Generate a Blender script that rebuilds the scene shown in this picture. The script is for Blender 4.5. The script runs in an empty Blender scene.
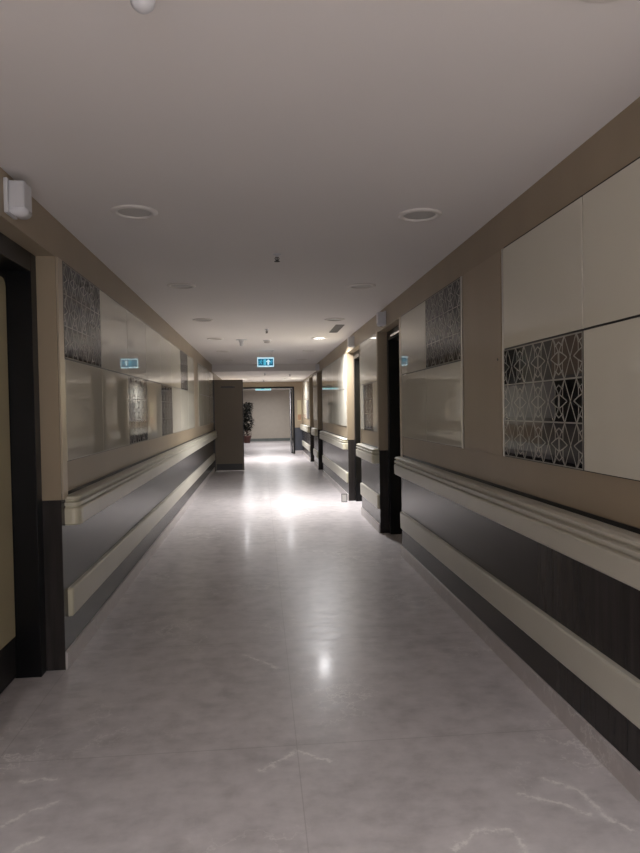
import bpy, bmesh, math, random
from mathutils import Vector, Matrix
C = bpy.context.scene.collection
PI = math.pi
XL, XR, H = -1.085, 1.3145, 2.454          # wall faces and ceiling of the corridor
DROP = 2.295                                # lower ceiling beyond the bulkhead
YB, YDROP, YEND, YFAR = -3.2, 15.2, 21.0, 30.0
WAIN = 0.930

# ------------------------------------------------------------------ materials
def new_mat(name):
    m = bpy.data.materials.new(name); m.use_nodes = True
    nt = m.node_tree; b = nt.nodes['Principled BSDF']
    return m, nt, b
def N(nt, t, **kw):
    n = nt.nodes.new(t)
    for k, v in kw.items(): setattr(n, k, v)
    return n
def coords(nt, scale=(1, 1, 1)):
    tc = N(nt, 'ShaderNodeTexCoord'); geo = N(nt, 'ShaderNodeNewGeometry')
    mp = N(nt, 'ShaderNodeMapping'); mp.inputs['Scale'].default_value = scale
    nt.links.new(geo.outputs['Position'], mp.inputs['Vector'])
    return mp.outputs['Vector']
def noise(nt, vec, scale, detail=3, rough=.5):
    n = N(nt, 'ShaderNodeTexNoise'); n.inputs['Scale'].default_value = scale
    n.inputs['Detail'].default_value = detail; n.inputs['Roughness'].default_value = rough
    nt.links.new(vec, n.inputs['Vector']); return n
def ramp(nt, fac, stops):
    r = N(nt, 'ShaderNodeValToRGB'); nt.links.new(fac, r.inputs['Fac'])
    el = r.color_ramp.elements
    while len(el) < len(stops): el.new(.5)
    for e, (p, c) in zip(el, stops): e.position = p; e.color = (*c, 1)
    return r
def mathn(nt, op, a, b=None, c=None, clamp=False):
    n = N(nt, 'ShaderNodeMath', operation=op); n.use_clamp = clamp
    for i, v in enumerate((a, b, c)):
        if v is None: continue
        if isinstance(v, (int, float)): n.inputs[i].default_value = v
        else: nt.links.new(v, n.inputs[i])
    return n.outputs[0]
def simple(name, col, rough=.5, metal=0, spec=.5, vary=.06, scale=6, stretch=(1, 1, 1), bump=0, coat=0, ior=1.5):
    m, nt, b = new_mat(name)
    v = coords(nt, stretch); n = noise(nt, v, scale, 4)
    lo = tuple(max(0, c * (1 - vary)) for c in col); hi = tuple(min(1, c * (1 + vary)) for c in col)
    r = ramp(nt, n.outputs['Fac'], [(.3, lo), (.7, hi)])
    nt.links.new(r.outputs['Color'], b.inputs['Base Color'])
    b.inputs['Roughness'].default_value = rough; b.inputs['Metallic'].default_value = metal
    b.inputs['Specular IOR Level'].default_value = spec; b.inputs['IOR'].default_value = ior
    b.inputs['Coat Weight'].default_value = coat; b.inputs['Coat Roughness'].default_value = .08
    if bump:
        n2 = noise(nt, v, scale * 8, 4)
        bp = N(nt, 'ShaderNodeBump'); bp.inputs['Strength'].default_value = bump; bp.inputs['Distance'].default_value = .002
        nt.links.new(n2.outputs['Fac'], bp.inputs['Height']); nt.links.new(bp.outputs['Normal'], b.inputs['Normal'])
    return m
def emit(name, col, strength, base=None):
    m, nt, b = new_mat(name)
    b.inputs['Base Color'].default_value = (*(base or col), 1)
    b.inputs['Emission Color'].default_value = (*col, 1); b.inputs['Emission Strength'].default_value = strength
    b.inputs['Roughness'].default_value = .4
    return m

M = {}
M['ceiling'] = simple('ceiling_paint', (.77, .735, .72), .75, vary=.015, scale=.8)
M['ceiling_bright'] = simple('lower_ceiling_lit_tone', (.86, .83, .78), .6, vary=.02, scale=.8)  # ceiling tone lightened to carry the stronger light past the bulkhead
M['tan'] = simple('tan_laminate', (.33, .265, .185), .38, vary=.05, scale=3, stretch=(1, 1, .25))
M['tan_panel'] = simple('tan_panel_laminate', (.36, .29, .205), .35, vary=.05, scale=3, stretch=(1, 1, .25))
M['cream_glass'] = simple('cream_back_painted_glass', (.70, .675, .58), .012, vary=.015, scale=1, ior=1.55)
M['wainscot'] = simple('dark_brown_laminate', (.034, .030, .029), .24, spec=.22, vary=.3, scale=30, stretch=(1, 1, .06))
M['rail'] = simple('cream_vinyl', (.56, .54, .465), .36, vary=.03, scale=3)
M['railcap'] = simple('cream_vinyl_cap', (.60, .57, .44), .32, vary=.03, scale=8)
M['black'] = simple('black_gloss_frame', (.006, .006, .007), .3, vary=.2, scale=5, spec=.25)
M['leaf_cream'] = simple('cream_door_face', (.50, .44, .28), .3, vary=.04, scale=2)
M['leaf_brown'] = simple('brown_door_face', (.20, .16, .115), .45, vary=.05, scale=2, stretch=(1, 1, .2))
M['kick'] = simple('dark_kick_plate', (.02, .018, .018), .35, vary=.2)
M['alu'] = simple('satin_aluminium', (.62, .60, .57), .28, metal=1, vary=.04)
M['alu_tan'] = simple('champagne_trim', (.52, .45, .36), .3, metal=.6, vary=.04)
M['chrome'] = simple('polished_steel', (.8, .8, .82), .12, metal=1, vary=.03)
M['white'] = simple('white_plastic', (.62, .62, .65), .35, vary=.03)
M['grey'] = simple('grey_diffuser', (.46, .44, .425), .4, vary=.03)
M['lamp_ring'] = simple('downlight_ring_paint', (.70, .66, .63), .4, vary=.02)
M['dark'] = simple('dark_metal', (.03, .028, .03), .35, metal=.3, vary=.2)
M['vent_dark'] = simple('vent_grille_grey', (.16, .15, .145), .5, vary=.1)
M['pat_black'] = simple('pattern_black', (.006, .006, .007), .05, vary=.1, spec=.16)
M['pat_grey'] = simple('pattern_grey', (.115, .115, .12), .05, vary=.08, spec=.16)
M['pat_brown'] = simple('pattern_brown', (.075, .052, .040), .05, vary=.08, spec=.16)
M['pat_mid'] = simple('pattern_charcoal', (.038, .037, .040), .05, vary=.08, spec=.16)
M['lattice'] = simple('lattice_print', (.42, .405, .37), .12, spec=.2, vary=.04)
M['lens'] = simple('milky_lens', (.72, .72, .76), .25, vary=.02)
M['blue_wall'] = simple('slate_wainscot', (.05, .055, .07), .4, vary=.1)
M['far_wall'] = simple('far_cream_wall', (.52, .47, .40), .5, vary=.03)
M['skirt'] = simple('grey_green_skirting', (.16, .18, .17), .35, vary=.1)
M['terracotta'] = simple('terracotta', (.065, .020, .014), .55, vary=.1)
M['bark'] = simple('plant_stem', (.09, .055, .03), .7, vary=.2)
M['foliage'] = simple('dark_foliage', (.005, .006, .004), .7, vary=.4)
M['flower'] = simple('rust_leaves', (.05, .014, .010), .6, vary=.3)
M['paper'] = simple('white_paper', (.75, .75, .73), .6, vary=.02)
M['orange'] = simple('orange_print', (.38, .22, .13), .6, vary=.1)
M['notice_grey'] = simple('grey_notice', (.20, .19, .19), .4, vary=.1)
M['diff_on'] = emit('lit_diffuser', (1, .98, .95), 9)
M['sign_white'] = emit('sign_face_white', (.55, .85, 1.0), .75)
M['sign_blue'] = emit('sign_face_blue', (.0, .09, .17), .9)
M['sign_mid'] = emit('sign_face_sky', (.06, .36, .52), .9)
M['sign_green'] = emit('sign_face_green', (.30, .72, .66), .9)

def marble(name, base, veins=None, seams=True, rough=.2, coat=0):
    m, nt, b = new_mat(name); L = nt.links
    geo = N(nt, 'ShaderNodeNewGeometry'); pos = geo.outputs['Position']
    n1 = noise(nt, pos, 1.6, 8, .62); n2 = noise(nt, pos, 9, 6, .6)
    mp = N(nt, 'ShaderNodeMapping'); mp.inputs['Scale'].default_value = (1.6, 3.2, 1) if seams else (2, 2, 2); L.new(pos, mp.inputs['Vector'])
    n3 = noise(nt, mp.outputs['Vector'], 3.5, 8, .65)
    s = mathn(nt, 'ADD', mathn(nt, 'MULTIPLY', n1.outputs['Fac'], .32), mathn(nt, 'MULTIPLY', n2.outputs['Fac'], .40))
    s = mathn(nt, 'ADD', s, mathn(nt, 'MULTIPLY', n3.outputs['Fac'], .28))
    r = ramp(nt, s, [(.38, tuple(c * (.78 if seams else .88) for c in base)), (.5, base), (.62, tuple(min(1, c * (1.16 if seams else 1.08)) for c in base))])
    col = r.outputs['Color']
    # thin scattered veins: zero crossings of a warped noise, present only in patches
    nv = noise(nt, pos, 2.1, 9, .66)
    d = mathn(nt, 'ABSOLUTE', mathn(nt, 'SUBTRACT', nv.outputs['Fac'], .5))
    line = mathn(nt, 'SUBTRACT', 1, mathn(nt, 'DIVIDE', d, .010), clamp=True)
    pm = noise(nt, pos, .9, 2); patch = mathn(nt, 'MULTIPLY', mathn(nt, 'SUBTRACT', pm.outputs['Fac'], .49), 6, clamp=True)
    vein = mathn(nt, 'MULTIPLY', mathn(nt, 'MULTIPLY', line, patch), .75)
    if veins:
        wn = noise(nt, pos, 13, 8, .75)
        sub = N(nt, 'ShaderNodeVectorMath', operation='SUBTRACT'); L.new(wn.outputs['Color'], sub.inputs[0]); sub.inputs[1].default_value = (.5, .5, .5)
        scl = N(nt, 'ShaderNodeVectorMath', operation='SCALE'); L.new(sub.outputs[0], scl.inputs[0]); scl.inputs['Scale'].default_value = .10
        add = N(nt, 'ShaderNodeVectorMath', operation='ADD'); L.new(pos, add.inputs[0]); L.new(scl.outputs[0], add.inputs[1])
        sp = N(nt, 'ShaderNodeSeparateXYZ'); L.new(add.outputs[0], sp.inputs[0])
        X, Y = sp.outputs[0], sp.outputs[1]; best = None
        brk = noise(nt, pos, 22, 4, .7)
        for pl in veins:
            for (ax, ay), (bx, by) in zip(pl[:-1], pl[1:]):
                dx, dy = bx - ax, by - ay; l2 = dx * dx + dy * dy
                px = mathn(nt, 'SUBTRACT', X, ax); py = mathn(nt, 'SUBTRACT', Y, ay)
                t = mathn(nt, 'DIVIDE', mathn(nt, 'ADD', mathn(nt, 'MULTIPLY', px, dx), mathn(nt, 'MULTIPLY', py, dy)), l2, clamp=True)
                ex = mathn(nt, 'SUBTRACT', px, mathn(nt, 'MULTIPLY', t, dx)); ey = mathn(nt, 'SUBTRACT', py, mathn(nt, 'MULTIPLY', t, dy))
                dd = mathn(nt, 'SQRT', mathn(nt, 'ADD', mathn(nt, 'MULTIPLY', ex, ex), mathn(nt, 'MULTIPLY', ey, ey)))
                best = dd if best is None else mathn(nt, 'MINIMUM', best, dd)
        core = mathn(nt, 'SUBTRACT', 1, mathn(nt, 'DIVIDE', best, .012), clamp=True)
        halo = mathn(nt, 'MULTIPLY', mathn(nt, 'SUBTRACT', 1, mathn(nt, 'DIVIDE', best, .035), clamp=True), .40)
        lv = mathn(nt, 'ADD', core, halo)
        bk = mathn(nt, 'MULTIPLY', mathn(nt, 'SUBTRACT', brk.outputs['Fac'], .34), 6, clamp=True)
        vein = mathn(nt, 'ADD', vein, mathn(nt, 'MULTIPLY', mathn(nt, 'MULTIPLY', lv, bk)), clamp=True)
    mx = N(nt, 'ShaderNodeMix', data_type='RGBA'); L.new(vein, mx.inputs[0]); L.new(col, mx.inputs[6])
    mx.inputs[7].default_value = (.92, .89, .86, 1); col = mx.outputs[2]
    if seams:
        sp = N(nt, 'ShaderNodeSeparateXYZ'); L.new(pos, sp.inputs[0])
        def seam(v, off, size, w):
            u = mathn(nt, 'FRACT', mathn(nt, 'DIVIDE', mathn(nt, 'ADD', mathn(nt, 'SUBTRACT', v, off), size * 40.5), size))
            dd = mathn(nt, 'MULTIPLY', mathn(nt, 'ABSOLUTE', mathn(nt, 'SUBTRACT', u, .5)), size)
            return mathn(nt, 'SUBTRACT', 1, mathn(nt, 'DIVIDE', dd, w), clamp=True)
        sm = mathn(nt, 'MAXIMUM', seam(sp.outputs[0], .125, 1.21, .003), seam(sp.outputs[1], 2.72, 1.25, .004))
        mx2 = N(nt, 'ShaderNodeMix', data_type='RGBA'); L.new(mathn(nt, 'MULTIPLY', sm, .32), mx2.inputs[0]); L.new(col, mx2.inputs[6])
        mx2.inputs[7].default_value = (.10, .085, .08, 1); col = mx2.outputs[2]
    L.new(col, b.inputs['Base Color'])
    rr = ramp(nt, n3.outputs['Fac'], [(.35, (rough * .93,) * 3), (.65, (rough * 1.08,) * 3)])
    L.new(rr.outputs['Color'], b.inputs['Roughness'])
    b.inputs['Coat Weight'].default_value = coat; b.inputs['Coat Roughness'].default_value = .12; b.inputs['Specular IOR Level'].default_value = .36
    mp2 = N(nt, 'ShaderNodeMapping'); mp2.inputs['Scale'].default_value = (14, 60, 14); L.new(pos, mp2.inputs['Vector'])
    nb = noise(nt, mp2.outputs['Vector'], 2.2, 3); bp = N(nt, 'ShaderNodeBump')
    bp.inputs['Strength'].default_value = .12; bp.inputs['Distance'].default_value = .001
    L.new(nb.outputs['Fac'], bp.inputs['Height']); L.new(bp.outputs['Normal'], b.inputs['Normal'])
    return m
VEINS = [[(-.905, 2.29), (-.861, 2.351), (-.762, 2.416)], [(-.816, 2.153), (-.751, 2.219)], [(-.938, 2.571), (-.801, 2.582)],
         [(-.02, 2.546), (.123, 2.672), (.249, 2.572)], [(.905, 2.269), (1.025, 2.207), (1.095, 2.129)],
         [(1.034, 2.351), (1.132, 2.274), (1.148, 2.096), (1.192, 2.037)], [(.587, 2.007), (.681, 2.096), (.792, 2.073), (.811, 1.972)],
         [(-.114, 3.771), (.069, 3.555)]]
M['floor'] = marble('grey_marble_floor', (.56, .525, .53), VEINS, True, .34, .05)
M['skirt_marble'] = marble('marble_skirting', (.50, .46, .45), None, False, .3)

# ------------------------------------------------------------------ mesh helpers
class MB:
    def __init__(s): s.bm = bmesh.new(); s.mats = []
    def mi(s, m):
        if m not in s.mats: s.mats.append(m)
        return s.mats.index(m)
    def box(s, x0, x1, y0, y1, z0, z1, m=None, bevel=0):
        i = s.mi(m) if m else 0
        x0, x1 = sorted((x0, x1)); y0, y1 = sorted((y0, y1)); z0, z1 = sorted((z0, z1))
        r = bmesh.ops.create_cube(s.bm, size=1)
        bmesh.ops.scale(s.bm, vec=(x1 - x0, y1 - y0, z1 - z0), verts=r['verts'])
        bmesh.ops.translate(s.bm, vec=((x0 + x1) / 2, (y0 + y1) / 2, (z0 + z1) / 2), verts=r['verts'])
        fs = {f for v in r['verts'] for f in v.link_faces}
        for f in fs: f.material_index = i
        if bevel:
            es = {e for v in r['verts'] for e in v.link_edges}
            rb = bmesh.ops.bevel(s.bm, geom=list(es), offset=bevel, segments=2, affect='EDGES', profile=.5)
            for f in rb['faces']: f.material_index = i
        return s
    def lathe(s, prof, seg=32, m=None, axis='Z', origin=(0, 0, 0)):
        i = s.mi(m) if m else 0
        rings = []
        for r, z in prof:
            ring = []
            if r < 1e-6: ring = [s.bm.verts.new((0, 0, z))]
            else:
                for k in range(seg):
                    a = 2 * PI * k / seg; ring.append(s.bm.verts.new((r * math.cos(a), r * math.sin(a), z)))
            rings.append(ring)
        for a, b in zip(rings[:-1], rings[1:]):
            for k in range(seg):
                k2 = (k + 1) % seg
                vs = [a[k % len(a)], a[k2 % len(a)], b[k2 % len(b)], b[k % len(b)]]
                vs = list(dict.fromkeys(vs))
                if len(vs) >= 3:
                    f = s.bm.faces.new(vs); f.material_index = i; f.smooth = True
        allv = [v for r in rings for v in r]
        if axis == 'X': bmesh.ops.rotate(s.bm, verts=allv, matrix=Matrix.Rotation(PI / 2, 3, 'Y'))
        if axis == 'Y': bmesh.ops.rotate(s.bm, verts=allv, matrix=Matrix.Rotation(PI / 2, 3, 'X'))
        bmesh.ops.translate(s.bm, verts=allv, vec=origin)
        return s
    def tube(s, pts, r, seg=8, m=None):
        i = s.mi(m) if m else 0
        pts = [Vector(p) for p in pts]; rings = []
        for k, p in enumerate(pts):
            t = (pts[min(k + 1, len(pts) - 1)] - pts[max(k - 1, 0)]).normalized()
            u = t.orthogonal().normalized() if k == 0 else (u - t * u.dot(t)).normalized()
            w = t.cross(u); rr = r[k] if isinstance(r, (list, tuple)) else r
            rings.append([s.bm.verts.new(p + rr * (math.cos(2 * PI * j / seg) * u + math.sin(2 * PI * j / seg) * w)) for j in range(seg)])
        for a, b in zip(rings[:-1], rings[1:]):
            for j in range(seg):
                f = s.bm.faces.new((a[j], a[(j + 1) % seg], b[(j + 1) % seg], b[j])); f.material_index = i; f.smooth = True
        s.bm.faces.new(rings[0][::-1]).material_index = i; s.bm.faces.new(rings[-1]).material_index = i
        return s
    def build(s, name, m=None, parent=None, loc=None):
        bmesh.ops.recalc_face_normals(s.bm, faces=s.bm.faces)
        me = bpy.data.meshes.new(name); s.bm.to_mesh(me); s.bm.free()
        for mm in (s.mats or [M[m]]): me.materials.append(mm if not isinstance(mm, str) else M[mm])
        if m and s.mats: me.materials.clear(); me.materials.append(M[m])
        o = bpy.data.objects.new(name, me); C.objects.link(o)
        if parent: o.parent = parent
        if loc: o.location = loc
        return o
def empty(name, loc):
    o = bpy.data.objects.new(name, None); C.objects.link(o); o.location = loc; o.empty_display_size = .1
    return o
def tag(o, label, cat, group=None):
    o['label'] = label; o['category'] = cat
    if group: o['group'] = group
    return o
def struct(o, label=None):
    o['kind'] = 'structure'
    if label: o['label'] = label
    return o
def dup(root, loc):
    r = root.copy(); C.objects.link(r); r.location = loc
    for ch in list(root.children):
        if ch.type == 'LIGHT': continue          # each fixture gets a lamp of its own power
        c = ch.copy(); C.objects.link(c); c.parent = r
        for g in ch.children:
            d = g.copy(); C.objects.link(d); d.parent = c
    return r

# ------------------------------------------------------------------ shell
struct(MB().box(-3.4, 3.8, YB - .3, YFAR + .4, -.12, 0).build('floor', 'floor'), 'polished grey marble floor with pale veins')
cl = MB()
cl.box(XL - .6, XR + .6, YB - .3, YDROP, H, H + .1, M['ceiling'])
cl.box(XL - .6, XR + .6, YDROP, YEND + .15, DROP, H + .1, M['ceiling_bright'])
cl.box(XL - .6, XR + .6, YDROP - .004, YDROP, DROP, H, M['ceiling'])
struct(cl.build('ceiling'), 'plain painted ceiling stepping down at the far bulkhead')

RD = .28      # depth of the door recesses
HEAD = 2.245
# recesses: (side, y0, y1)
rec_left = [(2.35, 3.68)]
rec_right = [(6.13, 7.28), (8.62, 9.93), (14.0, 15.2), (16.4, 17.6)]
def wall_side(side, recs, y_start, y_end, name, label):
    x = XL if side < 0 else XR
    b = MB(); T = .55
    def seg(y0, y1, xf, z0=0, z1=H + .05):
        if z0 < WAIN: b.box(xf, x + side * T, y0, y1, z0, min(WAIN, z1), M['wainscot'])
        if z1 > WAIN: b.box(xf, x + side * T, y0, y1, max(WAIN, z0), z1, M['tan'])
    y = y_start
    for y0, y1 in recs:
        seg(y, y0, x)
        seg(y0, y1, x, HEAD, H + .05)
        seg(y0, y1, x + side * (RD + .055), 0, HEAD)
        y = y1
    seg(y, y_end, x)
    return struct(b.build(name), label)
wall_side(-1, rec_left, YB, YEND, 'wall_left', 'tan laminate wall over dark wainscot on the left')
wall_side(1, rec_right, YB, YEND, 'wall_right', 'tan laminate wall over dark wainscot on the right')
bw = MB()
bw.box(XL - .5, -.95, YB - .25, YB, 0, H + .05); bw.box(1.18, XR + .5, YB - .25, YB, 0, H + .05); bw.box(-.95, 1.18, YB - .25, YB, 0, .35); bw.box(-.95, 1.18, YB - .25, YB, 2.3, H + .05)
struct(bw.build('wall_back', 'tan'))
wf = MB(); wf.box(-.95, -.89, YB - .15, YB - .05, .35, 2.3); wf.box(1.12, 1.18, YB - .15, YB - .05, .35, 2.3); wf.box(-.89, 1.12, YB - .15, YB - .05, .35, .41); wf.box(-.89, 1.12, YB - .15, YB - .05, 2.24, 2.3); wf.box(.09, .14, YB - .15, YB - .05, .41, 2.24)  # unseen window frame added around the fill light
struct(wf.build('fill_window_1', 'alu'), 'added unseen window behind the camera at the near end of the corridor')
ld = bpy.data.lights.new('back_fill_light', 'AREA'); ld.shape = 'RECTANGLE'; ld.size = 2.1; ld.size_y = 1.9; ld.energy = 52; ld.color = (.95, .95, 1)  # fill light added out of view to brighten the near end
lo = bpy.data.objects.new('back_fill_light', ld); C.objects.link(lo); lo.location = (.115, YB - .3, 1.33); lo.rotation_euler = (PI / 2, 0, 0)
# end wall with door opening
EX0, EX1, EZ = -.75, 1.075, 2.135
e = MB()
e.box(XL, EX0, YEND, YEND + .15, WAIN - .1, DROP, M['tan']); e.box(XL, EX0, YEND, YEND + .15, 0, WAIN - .1, M['blue_wall'])
e.box(EX1, XR, YEND, YEND + .15, WAIN - .1, DROP, M['tan']); e.box(EX1, XR, YEND, YEND + .15, 0, WAIN - .1, M['blue_wall'])
e.box(EX0, EX1, YEND, YEND + .15, EZ, DROP, M['tan'])
struct(e.build('wall_end'), 'end wall around the open doorway')
fr = MB(); fw = .05
fr.box(EX0, EX0 + fw, YEND - .03, YEND + .17, 0, EZ); fr.box(EX1 - fw, EX1, YEND - .03, YEND + .17, 0, EZ); fr.box(EX0, EX1, YEND - .03, YEND + .17, EZ - fw, EZ)
d9 = struct(fr.build('door_6', 'black'), 'black framed doorway at the end of the corridor')
MB().box(EX1 - .11, EX1 - .065, YEND + .17, YEND + .95, .01, EZ - .06, M['black'], .003).build('door_leaf', None, d9)
MB().box(EX1 - .128, EX1 - .11, YEND + .20, YEND + .24, .02, EZ - .08, M['chrome']).build('edge_strip', None, d9)
# hall beyond
h = MB(); h.box(-3.2, 3.6, YFAR, YFAR + .15, 0, 2.32); struct(h.build('wall_far', 'far_wall'), 'bare cream wall far beyond the doorway')
struct(MB().box(-3.35, -3.2, YEND + .15, YFAR + .15, 0, 2.32).build('wall_far_left', 'far_wall'))
struct(MB().box(3.6, 3.75, YEND + .15, YFAR + .15, 0, 2.32).build('wall_far_right', 'far_wall'))
h = MB(); h.box(-3.2, XL - .55, YEND + .0, YEND + .15, 0, 2.32); h.box(XR + .55, 3.6, YEND, YEND + .15, 0, 2.32)
struct(h.build('wall_far_near', 'far_wall'))
struct(MB().box(-3.35, 3.75, YEND + .15, YFAR + .3, DROP + .02, H + .1).build('ceiling_far', 'ceiling_bright'), 'white ceiling of the hall beyond the doorway')
struct(MB().box(-3.2, 3.6, YFAR - .02, YFAR, 0, .12).build('baseboard_far', 'skirt'), 'grey-green skirting along the far cream wall')
struct(MB().box(EX1, XR - .016, YEND - .015, YEND, 0, .1, M['skirt_marble']).build('baseboard_end'))

# baseboards (marble, polished)
def baseboard(side, runs, name):
    x = XL if side < 0 else XR; b = MB()
    for y0, y1 in runs: b.box(x, x - side * .014, y0, y1, 0, .10, None, .0015)
    return struct(b.build(name, 'skirt_marble'), 'low marble skirting along the wall')
runsL = [(YB, 2.35), (3.68, YEND)]
runsR = [(YB, 6.13), (7.28, 8.62), (9.93, 14.0), (15.2, 16.4), (17.6, YEND)]
baseboard(-1, runsL, 'baseboard_left'); baseboard(1, runsR, 'baseboard_right')

# ------------------------------------------------------------------ doors in the recesses
def recess_door(n, side, y0, y1, label, closer=False):
    x = XL if side < 0 else XR
    a, b_ = x + side * .10, x + side * RD
    f = MB(); w = .085
    f.box(a, b_, y0, y0 + w, 0, HEAD, None, .002); f.box(a, b_, y1 - w, y1, 0, HEAD, None, .002)
    f.box(a, b_, y0 + w, y1 - w, HEAD - .10, HEAD, None, .002)
    root = struct(f.build('door_%d' % n, 'black'), label)
    lx0, lx1 = x + side * (RD - .052), x + side * (RD - .012)
    lf = MB().box(lx0, lx1, y0 + w, y1 - w, .01, HEAD - .10, None, .002).build('door_leaf', 'black', root)
    # cream face with rounded corners
    pb = MB(); bm = pb.bm; ya, yb, za, zb, r = y0 + w + .03, y1 - w - .012, .23, HEAD - .14, .05
    pts = []
    for cy, cz, a0 in ((yb - r, zb - r, 0), (ya + r, zb - r, 90), (ya + r, za + r, 180), (yb - r, za + r, 270)):
        rr = r if cz > 1 else .004
        cy = cy + (r - rr) * (1 if cy > (ya + yb) / 2 else -1); cz = cz - (r - rr) * (0 if rr == r else 1)
        for k in range(7):
            t = math.radians(a0 + 15 * k); pts.append((cy + rr * math.cos(t), cz + rr * math.sin(t)))
    v0 = [bm.verts.new((lx0, p[0], p[1])) for p in pts]; v1 = [bm.verts.new((lx0 - side * .004, p[0], p[1])) for p in pts]
    bm.faces.new(v0); bm.faces.new(v1)
    for k in range(len(pts)):
        k2 = (k + 1) % len(pts); bm.faces.new((v0[k], v0[k2], v1[k2], v1[k]))
    pb.build('door_face', 'leaf_cream', lf)
    MB().box(lx0, lx0 - side * .003, y0 + w + .02, y1 - w - .02, .03, .22, None, .001).build('kick_plate', 'kick', lf)
    hb = MB(); hx = lx0 - side * .045; hy = y0 + w + .07
    hb.tube([(lx0 - side * .003, hy, 1.02), (hx, hy, 1.02), (hx, hy + .11, 1.02)], .009, 10)
    hb.lathe([(0, 0), (.024, 0), (.024, .006), (0, .006)], 20, None, 'X', (lx0 - side * (.004 if side > 0 else -.0), hy, 1.02) if side < 0 else (lx0 - .010, hy, 1.02))
    hb.build('door_handle', 'chrome', lf)
    if closer:
        c = MB(); c.box(a - side * .028, a, y0 + .22, y0 + .82, HEAD - .092, HEAD - .066, None, .004)  # chrome bar added to draw the glint along the frame head
        c.build('door_closer', 'chrome', root)
    return root
recess_door(1, -1, 2.35, 3.68, 'recessed black framed door with a cream face, nearest on the left')
for n, (y0, y1), w in zip((2, 3, 4, 5), rec_right, ('nearest on the right', 'second on the right, under the brightest downlight', 'third on the right, beyond the long glass wall', 'last on the right before the end wall')):
    recess_door(n, 1, y0, y1, 'recessed black framed door, ' + w, closer=(n == 2))

# brown fire door leaf standing across the left of the corridor
root = empty('door_7', (XL + .03, 15.42, 0)); struct(root, 'brown door leaf standing across the left side of the corridor')
MB().box(0, .64, -.022, .022, .012, 2.115, M['leaf_brown'], .002).build('door_leaf', None, root)
MB().box(.640, .655, -.026, .026, .012, 2.115, M['kick']).build('edge_strip', None, root)
MB().box(.02, .62, -.025, -.022, .03, .17, M['kick']).build('kick_plate', None, root)
MB().box(.15, .47, -.027, -.022, 1.93, 1.965, M['kick'], .001).build('name_plate', None, root)
MB().box(-.03, 0, -.03, .03, 0, 2.115, M['kick']).build('hinge_post', None, root)

# champagne trim strips at glass ends
tn = 0
def vtrim(side, y0, y1, z0=WAIN, z1=HEAD, mat='alu_tan', th=.010):
    global tn
    tn += 1; x = XL if side < 0 else XR
    struct(MB().box(x, x - side * th, y0, y1, z0, z1, None, .0015).build('trim_%d' % tn, mat), 'slim metal strip at the edge of the glass panels')
vtrim(-1, 3.69, 3.775); vtrim(1, 6.045, 6.115)
vtrim(1, 7.30, 7.33, WAIN, 2.26); vtrim(1, 8.56, 8.60, WAIN, 2.26); vtrim(1, 9.95, 9.985); vtrim(1, 4.185, 4.205, 1.13, 2.245, 'alu', .009); vtrim(1, 3.46, 3.473, 1.13, 2.245, 'alu', .009)

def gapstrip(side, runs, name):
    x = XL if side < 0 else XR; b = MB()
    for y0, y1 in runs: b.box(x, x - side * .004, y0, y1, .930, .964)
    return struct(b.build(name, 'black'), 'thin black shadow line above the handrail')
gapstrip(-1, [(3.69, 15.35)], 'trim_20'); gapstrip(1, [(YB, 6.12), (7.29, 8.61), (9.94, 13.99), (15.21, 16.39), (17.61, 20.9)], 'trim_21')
bk = MB()
for y0, y1 in ((3.785, 10.94), (11.72, 15.32)): bk.box(XL, XL + .002, y0, y1, 1.13, 2.25)
for y0, y1 in ((4.21, 6.04), (-.08, 3.455), (7.335, 8.555), (9.99, 13.87), (15.24, 16.36), (17.65, 20.15)): bk.box(XR, XR - .002, y0, y1, 1.13, 2.25)
struct(bk.build('trim_22', 'black'), 'dark joint lines between the glass panels')

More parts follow.
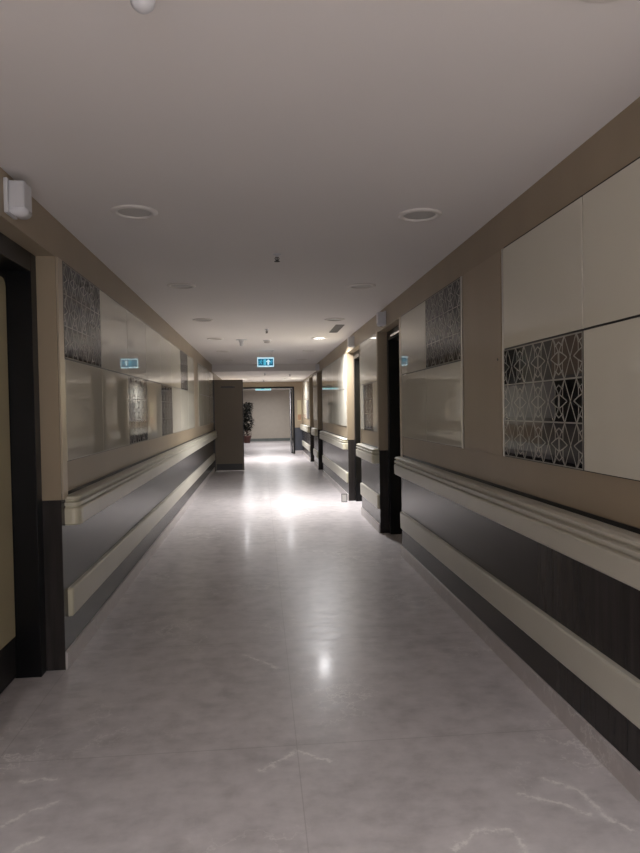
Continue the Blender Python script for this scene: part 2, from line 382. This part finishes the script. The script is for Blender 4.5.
# ------------------------------------------------------------------ glass wall panels
Z0, ZM, Z1 = 1.130, 1.705, 2.245
GAP = .009
def plain_panel(side, y0, y1, z0, z1, label):
    x = XL if side < 0 else XR
    yc, zc = (y0 + y1) / 2, (z0 + z1) / 2; hy, hz = (y1 - y0) / 2 - GAP / 2, (z1 - z0) / 2 - GAP / 2
    o = MB().box(-side * .002, -side * .009, -hy, hy, -hz, hz, None, .001).build('mounted_glass_panel', 'cream_glass', None, (x, yc, zc))
    return tag(o, label, 'glass panel', 'plain cream glass wall panels')
def pattern_panel(side, y0, y1, z0, z1, label, seed=1, cols=4):
    rnd = random.Random(seed)
    x = XL if side < 0 else XR
    yc, zc = (y0 + y1) / 2, (z0 + z1) / 2; hy, hz = (y1 - y0) / 2 - GAP / 2, (z1 - z0) / 2 - GAP / 2
    p = MB(); s = -side
    p.box(s * .002, s * .007, -hy, hy, -hz, hz, M['pat_mid'])
    # patches, listed bottom to top: (z0, z1, [(u0, u1, material)...]) in panel fractions, u runs from the near edge
    if seed == 1:
        rows = [(0, .035, [(0, 1, 'pat_black')]), (.035, .15, [(0, .35, 'pat_mid'), (.35, 1, 'pat_grey')]), (.15, .33, [(0, .45, 'pat_mid'), (.45, 1, 'pat_brown')]),
                (.33, .37, [(0, .33, 'pat_black'), (.33, 1, 'pat_mid')]), (.37, .66, [(0, .30, 'pat_black'), (.30, 1, 'pat_grey')]), (.66, .70, [(0, .66, 'pat_mid'), (.66, 1, 'pat_black')]),
                (.70, 1, [(0, .33, 'pat_brown'), (.33, .66, 'pat_mid'), (.66, 1, 'pat_black')])]
    else:
        rows = []; z = 0
        while z < 1:
            hgt = rnd.choice((.12, .17, .33)); us = [0, rnd.uniform(.25, .45), rnd.uniform(.55, .8), 1]
            rows.append((z, min(1, z + hgt), [(us[k], us[k + 1], rnd.choice(('pat_mid', 'pat_black', 'pat_brown', 'pat_grey', 'pat_mid'))) for k in range(3)])); z += hgt
    for a, b, cells in rows:
        for u0, u1, mt in cells:
            p.box(s * .007, s * .0078, -hy + 2 * hy * u0, -hy + 2 * hy * u1, -hz + 2 * hz * a, -hz + 2 * hz * b, M[mt])
    pane = p.build('mounted_pattern_panel', None, None, (x, yc, zc))
    lat = MB(); W = 2 * hy / cols; R_ = 2 * hz / 3; t = .0030
    def strip(y_a, z_a, y_b, z_b, w=t):
        d = Vector((y_b - y_a, z_b - z_a)); n = Vector((-d.y, d.x)).normalized() * w
        q = [(y_a + n.x, z_a + n.y), (y_b + n.x, z_b + n.y), (y_b - n.x, z_b - n.y), (y_a - n.x, z_a - n.y)]
        q = [(max(-hy, min(hy, c)), max(-hz, min(hz, e_))) for c, e_ in q]
        v0 = [lat.bm.verts.new((s * .0078, *c)) for c in q]; v1 = [lat.bm.verts.new((s * .0084, *c)) for c in q]
        lat.bm.faces.new(v1); lat.bm.faces.new(v0[::-1])
        for k in range(4): lat.bm.faces.new((v0[k], v0[(k + 1) % 4], v1[(k + 1) % 4], v1[k]))
    segs = [(.25, 0, .75, 1), (.75, 0, .25, 1), (.25, 0, .02, .34), (.75, 0, .98, .34), (.25, 1, .02, .66), (.75, 1, .98, .66),
            (.25, 0, .17, .22), (.17, .22, .17, .40), (.17, .40, .36, .5), (.83, .22, .83, .40), (.83, .40, .64, .5), (.75, 0, .83, .22),
            (.17, .60, .36, .5), (.17, .60, .17, .78), (.17, .78, .25, 1), (.83, .60, .64, .5), (.83, .60, .83, .78), (.83, .78, .75, 1),
            (0, .12, .17, .22), (1, .12, .83, .22), (0, .88, .17, .78), (1, .88, .83, .78), (.02, .34, .17, .40), (.98, .34, .83, .40), (.02, .66, .17, .60), (.98, .66, .83, .60),
            (.02, .34, .02, .66), (.98, .34, .98, .66)]
    for r in range(3):
        for c in range(cols):
            for a, b, c2, d in segs:
                f = lambda u: -hy + W * (c + u)
                g = lambda v: -hz + R_ * (r + v)
                strip(f(a), g(b), f(c2), g(d), .0027)
        zz = -hz + R_ * r
        strip(-hy, zz + .002, hy, zz + .002, .0032)
    for yy in (-hy + .003, hy - .003): strip(yy, -hz, yy, hz)
    strip(-hy, hz - .003, hy, hz - .003)
    lat.build('lattice', 'lattice', pane)['label'] = 'pale geometric lattice lines'
    return tag(pane, label, 'glass panel', None)
ORD = ['first', 'second', 'third', 'fourth', 'fifth', 'sixth', 'seventh', 'eighth', 'ninth', 'tenth', 'eleventh', 'twelfth', 'thirteenth']
# left wall columns
colL = [3.785, 4.64, 5.54, 6.44, 7.34, 8.24, 9.14, 10.04, 10.94]
patL = {(0, 1): 'dark patterned glass panel, upper row of the left wall nearest the black door',
        (2, 0): 'dark patterned glass panel, lower row of the left wall, nearer of two',
        (4, 0): 'dark patterned glass panel, lower row of the left wall, farther of two',
        (6, 1): 'small-looking dark patterned glass panel, upper row at the far part of the left wall'}
for i in range(8):
    for r, (za, zb) in enumerate(((Z0, ZM), (ZM, Z1))):
        a, b = colL[i], colL[i + 1]
        if (i, r) in patL: pattern_panel(-1, a, b, za, zb, patL[(i, r)], seed=20 + i)
        else: plain_panel(-1, a, b, za, zb, 'plain cream glass panel, %s row of left wall, %s column from black door' % (('lower', 'upper')[r], ORD[i]))
for i in range(4):
    a = 11.72 + i * .9
    for r, (za, zb) in enumerate(((Z0, ZM), (ZM, Z1))):
        plain_panel(-1, a, a + .9, za, zb, 'plain cream glass panel, %s row of left wall, %s before brown door leaf' % (('lower', 'upper')[r], ('fourth', 'third', 'second', 'last')[i]))
# right wall, near stretch
colR = [(5.125, 6.04, 'beside the near black door'), (4.21, 5.125, 'beside the tan hatch on its far side'), (2.575, 3.455, 'beside the tan hatch on its near side'),
        (1.695, 2.575, 'cut by the right edge of the photo'), (.81, 1.695, 'just outside the photo beside the camera'), (-.08, .81, 'behind the camera')]
for i, (a, b, w) in enumerate(colR):
    for r, (za, zb) in enumerate(((Z0, ZM), (ZM, Z1))):
        zr = za
        if (i, r) == (1, 1): pattern_panel(1, a, b, za, zb, 'dark patterned glass panel high on the right wall beside the tan hatch', seed=7)
        elif (i, r) == (2, 0): pattern_panel(1, a, b, za, zb, 'largest-looking dark patterned glass panel low on the right wall, lattice clearly visible', seed=1)
        else: plain_panel(1, a, b, za, zb, 'cream glass panel, %s row of right wall, %s' % (('lower', 'upper')[r], w))
# pillar between the two right doors
plain_panel(1, 7.335, 8.555, ZM, Z1, 'plain cream glass panel in the upper row on the pillar between two right doors')
pattern_panel(1, 7.60, 8.30, Z0 + .02, ZM, 'narrow dark patterned glass panel on the pillar between two right doors', seed=33, cols=3)
plain_panel(1, 7.335, 7.60, Z0, ZM, 'narrow cream glass strip near side of the patterned panel on the right pillar')
plain_panel(1, 8.30, 8.555, Z0, ZM, 'narrow cream glass strip far side of the patterned panel on the right pillar')
# long right stretch
for i in range(4):
    a = 9.99 + i * .97
    for r, (za, zb) in enumerate(((Z0, ZM), (ZM, Z1))):
        plain_panel(1, a, a + .97, za, zb, 'cream glass panel, %s row of long right stretch, %s after second door' % (('lower', 'upper')[r], ORD[i]))
for a, b, w in ((15.24, 16.36, 'pillar between the two farthest right doors'), (17.65, 18.9, 'last stretch of right wall, nearer half'), (18.9, 20.15, 'last stretch of right wall, farther half')):
    for r, (za, zb) in enumerate(((Z0, ZM), (ZM, Z1))):
        plain_panel(1, a, b, za, zb, 'cream glass panel, %s row on the %s' % (('lower', 'upper')[r], w))

# tan access hatch with keyhole
hat = MB().box(-.001, -.007, -.335, .335, -.555, .555, None, .001).build('access_hatch', 'tan_panel', None, (XR, 3.828, 1.688))
tag(hat, 'flush tan laminate hatch with a small keyhole between glass panels on the right wall', 'hatch')
MB().lathe([(0, -.001), (.007, -.001), (.007, .002), (.004, .003), (0, .003)], 16, None, 'X', (-.008, -.285, -.03)).build('keyhole', 'dark', hat)

# ------------------------------------------------------------------ handrails and guards
PROF = [(d, z * 1.075) for d, z in [(0, 0), (.072, .002), (.079, .010), (.080, .082), (.076, .090), (.064, .094), (.064, .101), (.078, .106), (.078, .119), (.062, .124), (.062, .131), (.075, .137), (.073, .148), (.055, .155), (0, .155)]]
GPROF = [(0, 0), (.020, .001), (.026, .010), (.027, .148), (.021, .158), (0, .160)]
def rail_mesh(side, y0, y1, prof, zb):
    b = MB(); bm = b.bm; x = XL if side < 0 else XR; rows = []
    for y in (y0, y1): rows.append([bm.verts.new((x - side * d, y, zb + z)) for d, z in prof])
    n = len(prof)
    for k in range(n): bm.faces.new((rows[0][k], rows[0][(k + 1) % n], rows[1][(k + 1) % n], rows[1][k]))
    bm.faces.new(rows[0]); bm.faces.new(rows[1][::-1])
    return b
def cap_mesh(side, y, sgn, prof, zb, sq=4.0):
    b = MB(); bm = b.bm; x = XL if side < 0 else XR; rows = []; K = 10
    for k in range(K + 1):
        t = PI / 2 * k / K; c, s = math.cos(t), math.sin(t); f = (c ** sq + s ** sq) ** (-1 / sq)
        rows.append([bm.verts.new((x - side * d * c * f, y + sgn * d * s * f, zb + z)) for d, z in prof])
    n = len(prof)
    for a, r in zip(rows[:-1], rows[1:]):
        for k in range(n - 1):
            vs = (a[k], a[k + 1], r[k + 1], r[k])
            if k in (0, n - 2): pass
            try: f = bm.faces.new(vs); f.smooth = False
            except ValueError: pass
    bmesh.ops.remove_doubles(bm, verts=bm.verts, dist=1e-6)
    return b
def handrail(side, y0, y1, label):
    root = empty('handrail', (0, 0, 0)); dpt = .08
    rail_mesh(side, y0 + dpt, y1 - dpt, PROF, .779).build('rail', 'rail', root)
    cap_mesh(side, y0 + dpt, -1, PROF, .779).build('end_cap', 'railcap', root)['label'] = 'slightly yellower rounded end cap'
    cap_mesh(side, y1 - dpt, 1, PROF, .779).build('end_cap', 'railcap', root)
    return tag(root, label, 'handrail')
def guard(side, y0, y1, label):
    root = empty('bumper_rail', (0, 0, 0)); dpt = .027
    rail_mesh(side, y0 + dpt, y1 - dpt, GPROF, .268).build('guard_strip', 'rail', root)
    cap_mesh(side, y0 + dpt, -1, GPROF, .268).build('end_cap', 'railcap', root)
    cap_mesh(side, y1 - dpt, 1, GPROF, .268).build('end_cap', 'railcap', root)
    return tag(root, label, 'bumper rail')
for side, y0, y1, w in ((-1, 3.735, 15.37, 'along the left wall'), (1, -3.1, 6.12, 'along the near right wall'), (1, 7.29, 8.61, 'on the pillar between two right doors'),
                        (1, 9.95, 13.98, 'along the long far right stretch of wall'), (1, 15.21, 16.38, 'on the short pillar between the two farthest right doors'), (1, 17.62, 20.9, 'on the last stretch of right wall before the end doorway')):
    handrail(side, y0, y1, 'cream grooved handrail ' + w)
    guard(side, y0 + .02, y1 - .02, 'flat cream bumper strip ' + w)

# ------------------------------------------------------------------ ceiling fixtures
def downlight(lit=False):
    root = empty('downlight', (0, 0, 0))
    MB().lathe([(.120, 0), (.120, -.003), (.113, -.010), (.098, -.012), (.090, -.009), (.087, -.002), (.087, 0)], 48).build('trim_ring', 'lamp_ring', root)
    MB().lathe([(.087, -.0015), (.05, -.003), (0, -.0035)], 48).build('diffuser', 'diff_on' if lit else 'grey', root)
    return root
off = downlight(); on = downlight(True)
first = True
def put(proto_used, proto, loc):
    if not proto_used[0]: proto_used[0] = True; proto.location = loc; return proto
    return dup(proto, loc)
uo, ul = [False], [False]
def lamp_light(parent, power, size=.17, spread=150, col=(1, .985, .995)):
    ld = bpy.data.lights.new('lamp', 'AREA'); ld.shape = 'DISK'; ld.size = size; ld.energy = power; ld.color = col; ld.spread = math.radians(spread)
    lo = bpy.data.objects.new('lamp', ld); C.objects.link(lo); lo.parent = parent; lo.location = (0, 0, -.014)
LIT_MAIN, LIT_FAR, BACK_FILL = 94, 46, 98
ys = [1.56, 3.57, 5.63, 7.72, 9.74, 11.8, 13.85]
for side, x in (('left', -.64), ('right', .885)):
    for k, y in enumerate(ys):
        lit = (side == 'right' and k == 4)
        if side == 'left' and k == 0: continue
        place = ORD[k - 1] + ' of the left row from the camera' if side == 'left' else ORD[k] + ' of the right row from the camera'
        if lit:
            o = put(ul, on, (x, y, H)); tag(o, 'glowing round ceiling downlight, the only lit one before the bulkhead', 'downlight', 'round ceiling downlights'); lamp_light(o, LIT_MAIN)
        else:
            o = put(uo, off, (x, y, H)); tag(o, 'unlit round recessed ceiling downlight, ' + place, 'downlight', 'round ceiling downlights')
for x, y, z, w, pw in ((-.48, 18.9, DROP, 'above the corridor just past the brown door leaf', LIT_FAR * 1.6), (.80, 18.9, DROP, 'above the corridor before the end doorway on the right', LIT_FAR * 1.05),
                       (.8, 24.3, DROP + .02, 'in the hall beyond the end doorway on the right', LIT_FAR * 1.4), (.2, 27.6, DROP + .02, 'in the hall beyond the end doorway before the far wall', LIT_FAR * 1.1),
                       (-.64, -1.6, H, 'added for fill, unseen behind the camera on the left', BACK_FILL), (.885, -1.6, H, 'added for fill, unseen behind the camera on the right', BACK_FILL)):  # this pair is out of view, added to brighten the near end
    o = put(ul, on, (x, y, z)); tag(o, 'glowing round ceiling downlight ' + w, 'downlight', 'round ceiling downlights'); lamp_light(o, pw, spread=140 if y < 0 else 170, col=(1, .985, 1.0))

# pendant sprinklers
def sprinkler():
    root = empty('sprinkler', (0, 0, 0))
    MB().lathe([(0, 0), (.030, 0), (.026, -.005), (.010, -.008), (.009, -.020), (0, -.020)], 24).build('rosette', 'white', root)
    b = MB(); b.tube([(.006, 0, -.018), (.014, 0, -.030), (.005, 0, -.046)], .0028, 8); b.tube([(-.006, 0, -.018), (-.014, 0, -.030), (-.005, 0, -.046)], .0028, 8)
    b.tube([(0, 0, -.018), (0, 0, -.048)], .004, 8)
    b.build('frame_arms', 'dark', root)
    MB().lathe([(0, -.046), (.019, -.048), (.020, -.051), (0, -.053)], 24).build('deflector', 'dark', root)
    return root
sp = sprinkler(); us = [False]
for x, y, z, w in ((.13, 4.5, H, 'nearest the camera on the bare ceiling'), (.10, 8.65, H, 'in front of the exit sign'), (.12, 16.0, DROP, 'under the lower ceiling past the bulkhead'), (.11, 19.5, DROP, 'under the lower ceiling just before the end doorway'), (.75, 16.6, DROP, 'under the lower ceiling towards the right wall')):
    tag(put(us, sp, (x, y, z)), 'small dark ceiling sprinkler ' + w, 'sprinkler', 'pendant sprinklers')
# cone detectors
def cone():
    root = empty('ceiling_sounder', (0, 0, 0))
    MB().lathe([(0, 0), (.085, 0), (.085, -.006), (.075, -.010), (0, -.010)], 36).build('mounting_disc', 'white', root)
    MB().lathe([(.045, -.010), (.040, -.030), (.030, -.052), (.030, -.074), (.026, -.087), (.016, -.096), (0, -.100)], 32).build('cone', 'white', root)
    return root
cn = cone(); uc = [False]
tag(put(uc, cn, (-.262, 1.63, H)), 'white conical ceiling sounder cut by the top edge of the photo', 'sounder', 'conical ceiling sounders')
tag(put(uc, cn, (-.262, 9.9, H)), 'white conical ceiling sounder far down the corridor left of the smoke detector', 'sounder', 'conical ceiling sounders')
sd = empty('smoke_detector', (.12, 10.0, H)); tag(sd, 'low white domed smoke detector on the ceiling before the exit sign', 'smoke detector')
MB().lathe([(0, 0), (.062, 0), (.062, -.012), (.055, -.020), (0, -.020)], 36).build('base', 'white', sd)
MB().lathe([(.046, -.020), (.046, -.026), (.050, -.030), (.044, -.042), (.020, -.048), (0, -.048)], 36).build('dome', 'grey', sd)
# vent grille
vg = empty('ceiling_vent', (1.01, 8.62, H)); tag(vg, 'dark slotted ventilation grille in the ceiling beside an unlit downlight', 'vent')
b = MB(); b.box(-.055, .055, -.40, -.385, -.008, 0); b.box(-.055, .055, .385, .40, -.008, 0); b.box(-.055, -.045, -.385, .385, -.008, 0); b.box(.045, .055, -.385, .385, -.008, 0)
b.build('frame', 'vent_dark', vg)
b = MB(); b.box(-.045, .045, -.385, .385, -.001, 0); b.build('backing', 'dark', vg)
for k in range(6):
    x = -.036 + k * .0144
    MB().box(x - .003, x + .003, -.385, .385, -.007, -.001).build('slat', 'vent_dark', vg)
# ceiling access ring near the bulkhead
# exit signs
def arrow(b, x, z, s, up=True):
    k = 1 if up else -1
    vs = [(x - s, z), (x, z + k * s * 1.1), (x + s, z), (x + s * .35, z), (x + s * .35, z - k * s * 1.1), (x - s * .35, z - k * s * 1.1), (x - s * .35, z)]
    f0 = [b.bm.verts.new((a, -.0135, c)) for a, c in vs]; f1 = [b.bm.verts.new((a, -.0120, c)) for a, c in vs]
    b.bm.faces.new(f0); b.bm.faces.new(f1)
    for i in range(len(vs)): j = (i + 1) % len(vs); b.bm.faces.new((f0[i], f0[j], f1[j], f1[i]))
def runner(b, x, z, s):
    y = -.0128
    b.lathe([(0, 0), (s * .17, 0), (s * .17, .001), (0, .001)], 14, None, 'Y', (x + s * .25, y, z + s * .72))
    for pts in ([(x + .15 * s, z + .5 * s), (x - .05 * s, z)], [(x - .05 * s, z), (x + .3 * s, z - .25 * s), (x + .2 * s, z - .7 * s)], [(x - .05 * s, z), (x - .25 * s, z - .4 * s), (x - .65 * s, z - .45 * s)],
                [(x + .12 * s, z + .42 * s), (x + .5 * s, z + .25 * s), (x + .6 * s, z + .45 * s)], [(x + .1 * s, z + .42 * s), (x - .3 * s, z + .35 * s), (x - .4 * s, z + .1 * s)]):
        b.tube([(p[0], y, p[1]) for p in pts], .1 * s, 6)
def exit_sign(loc, w, h, drop, label, teal):
    r = empty('exit_sign', loc); tag(r, label, 'exit sign')
    zc = -drop - h / 2
    MB().box(-w / 2, w / 2, -.010, .010, zc - h / 2, zc + h / 2, None, .002).build('housing', 'sign_white' , r)
    MB().box(-w * .45, w * .45, -.012, -.010, zc - h * .36, zc + h * .36).build('face', 'sign_green' if teal else 'sign_blue', r)
    b = MB(); runner(b, -w * .30, zc, h * .30); b.build('running_figure', 'sign_mid' if not teal else 'sign_blue', r)
    b = MB(); b.box(-w * .13, w * .03, -.0132, -.012, zc - h * .30, zc + h * .30); b.build('door_symbol', 'sign_mid', r)
    b = MB(); arrow(b, w * .16, zc + h * .02, h * .26); b.build('arrow', 'sign_white', r)
    b = MB(); runner(b, w * .33, zc, h * .26); b.build('running_figure', 'sign_mid' if not teal else 'sign_blue', r)
    for x in (-w * .35, w * .35): MB().tube([(x, 0, 0), (x, 0, -drop)], .004, 8).build('hanging_rod', 'alu', r)
    MB().box(-w * .5, w * .5, -.02, .02, -.012, 0, None, .002).build('ceiling_plate', 'white', r)
    return r
exit_sign((.105, 11.75, H), .294, .168, .121, 'blue and white lit exit sign hanging on rods below the corridor ceiling', False)
exit_sign((.11, 23.6, DROP + .02), .56, .17, .04, 'pale teal exit sign seen through the end doorway', True)

# corridor call lights above the doors
def call_light(side):
    r = empty('call_light', (0, 0, 0)); s = -side
    MB().box(0, s * .018, -.058, .058, -.075, .075, None, .004).build('back_plate', 'white', r)
    MB().box(s * .018, s * .085, -.050, .050, -.052, .066, None, .007).build('housing', 'white', r)
    b = MB(); b.lathe([(0, -.050), (.048, -.050), (.048, .050), (0, .050)], 28, None, 'Y', (0, 0, 0))
    for v in list(b.bm.verts): v.co.z *= .55
    bmesh.ops.translate(b.bm, verts=b.bm.verts, vec=(s * .048, 0, -.052)); bmesh.ops.scale(b.bm, verts=b.bm.verts, vec=(.76, .94, 1), space=Matrix.Translation((-s * .048, 0, 0)))
    b.build('lens', 'lens', r)
    return r
cr = call_light(1); uk = [False]
for y, w in ((6.84, 'above the nearest right door'), (9.15, 'above the second right door, brightly lit by the downlight'), (14.6, 'above the third right door'), ):
    tag(put(uk, cr, (XR, y, 2.335)), 'white box-shaped call light ' + w, 'call light', 'call lights above the doors')
tag(call_light(-1), 'white box-shaped call light above the near left door at the photo edge', 'call light', 'call lights above the doors').location = (XL, 3.03, 2.345)

# ------------------------------------------------------------------ small things at the far end
def poster(name, x0, x1, y, z0, z1, mat, label, cat, part=None):
    o = MB().box(x0, x1, y - .006, y, z0, z1, M[mat], .001).build(name); tag(o, label, cat)
    if part:
        MB().box(x0 + .01, x1 - .01, y - .008, y - .006, z0 + .02, z0 + (z1 - z0) * .3, M[part]).build('lower_print', None, o)
    return o
poster('wall_poster', 1.17, 1.295, YEND, 1.05, 1.70, 'leaf_cream', 'narrow tan poster with an orange lower part on the end wall right of the doorway', 'poster', 'orange')
nb = MB().box(XR - .0095, XR - .022, 17.95, 18.55, 1.15, 1.66, None, .002).build('notice_board', 'notice_grey'); tag(nb, 'narrow grey notice board on the last stretch of right wall', 'notice board')
wn = MB().box(-.865, -.785, YFAR - .008, YFAR, .93, 1.33, None, .001).build('wall_notice', 'paper'); tag(wn, 'slim white notice on the far cream wall beside the tall plant', 'notice')

# floor card beside the skirting before the second right door
cd = empty('floor_card', (XR - .085, 9.82, 0)); tag(cd, 'tiny dark-rimmed white card standing on the floor by the second right door', 'card')
b = MB(); b.box(-.042, -.034, -.006, .006, 0, .125); b.box(.034, .042, -.006, .006, 0, .125); b.box(-.034, .034, -.006, .006, .117, .125); b.box(-.034, .034, -.006, .006, 0, .008)
b.build('frame', 'dark', cd)
MB().box(-.034, .034, -.003, .003, .008, .117).build('card', 'paper', cd)
MB().tube([(0, .004, .08), (0, .05, .002)], .003, 6).build('strut', 'dark', cd)

# tall plant beyond the doorway
rnd = random.Random(5)
pl = empty('potted_plant', (-.60, 28.6, 0)); tag(pl, 'tall dark-leaved plant in a rust-red pot beyond the end doorway', 'plant')
MB().lathe([(0, 0), (.13, 0), (.17, .26), (.185, .27), (.185, .31), (.165, .31), (.15, .28), (0, .28)], 28).build('pot', 'terracotta', pl)
MB().tube([(0, 0, .28), (.03, .01, .7), (-.02, 0, 1.1), (.01, .01, 1.6)], [.025, .022, .018, .01], 8).build('stem', 'bark', pl)
def leaves(n, zr, rad, name, mat, ln):
    b = MB()
    for _ in range(n):
        z = rnd.uniform(*zr); a = rnd.uniform(0, 2 * PI); rr = rad(z) * math.sqrt(rnd.random())
        c = Vector((rr * math.cos(a), rr * math.sin(a), z)); d = Vector((math.cos(a), math.sin(a), rnd.uniform(-.6, .8))).normalized()
        sd_ = d.cross(Vector((0, 0, 1))).normalized(); up = sd_.cross(d); L_ = ln * rnd.uniform(.7, 1.3)
        p = [c, c + d * L_ * .35 + sd_ * L_ * .22 + up * .01, c + d * L_ * .75 + sd_ * L_ * .16, c + d * L_ - up * .02, c + d * L_ * .75 - sd_ * L_ * .16, c + d * L_ * .35 - sd_ * L_ * .22 + up * .01]
        b.bm.faces.new([b.bm.verts.new(q) for q in p])
    return b.build(name, mat, pl)
def radf(z):
    return .11 + .07 * abs(math.sin((z - .5) * 4.2)) + (.06 if .8 < z < 1.15 else 0)
leaves(900, (.55, 1.70), radf, 'foliage', 'foliage', .15)
leaves(120, (.30, .62), lambda z: .13, 'lower_foliage', 'flower', .10)

# ------------------------------------------------------------------ world and camera
w = bpy.data.worlds.new('world'); bpy.context.scene.world = w; w.use_nodes = True
w.node_tree.nodes['Background'].inputs[0].default_value = (.02, .02, .022, 1); w.node_tree.nodes['Background'].inputs[1].default_value = 1
yaw, pitch, roll = .0893976, .02606373, .01611726
cy, sy = math.cos(yaw), math.sin(yaw)
f = Vector((sy * math.cos(pitch), cy * math.cos(pitch), -math.sin(pitch))); r = Vector((cy, -sy, 0)); u = r.cross(f)
r2 = r * math.cos(roll) - u * math.sin(roll); u2 = r2.cross(f)
cam = bpy.data.cameras.new('camera'); co = bpy.data.objects.new('camera', cam); C.objects.link(co)
cam.sensor_fit = 'VERTICAL'; cam.sensor_height = 36; cam.lens = 660 / 853 * 36; cam.clip_start = .05; cam.clip_end = 100
m = Matrix.Identity(4)
for i in range(3): m[i][0] = r2[i]; m[i][1] = u2[i]; m[i][2] = -f[i]
m[0][3], m[1][3], m[2][3] = 0, 0, 1.4
co.matrix_world = m
sc = bpy.context.scene; sc.camera = co
sc.view_settings.view_transform = 'Standard'; sc.view_settings.look = 'None'; sc.view_settings.gamma = 1; sc.view_settings.use_curve_mapping = False
sc.view_settings.exposure = -0.15
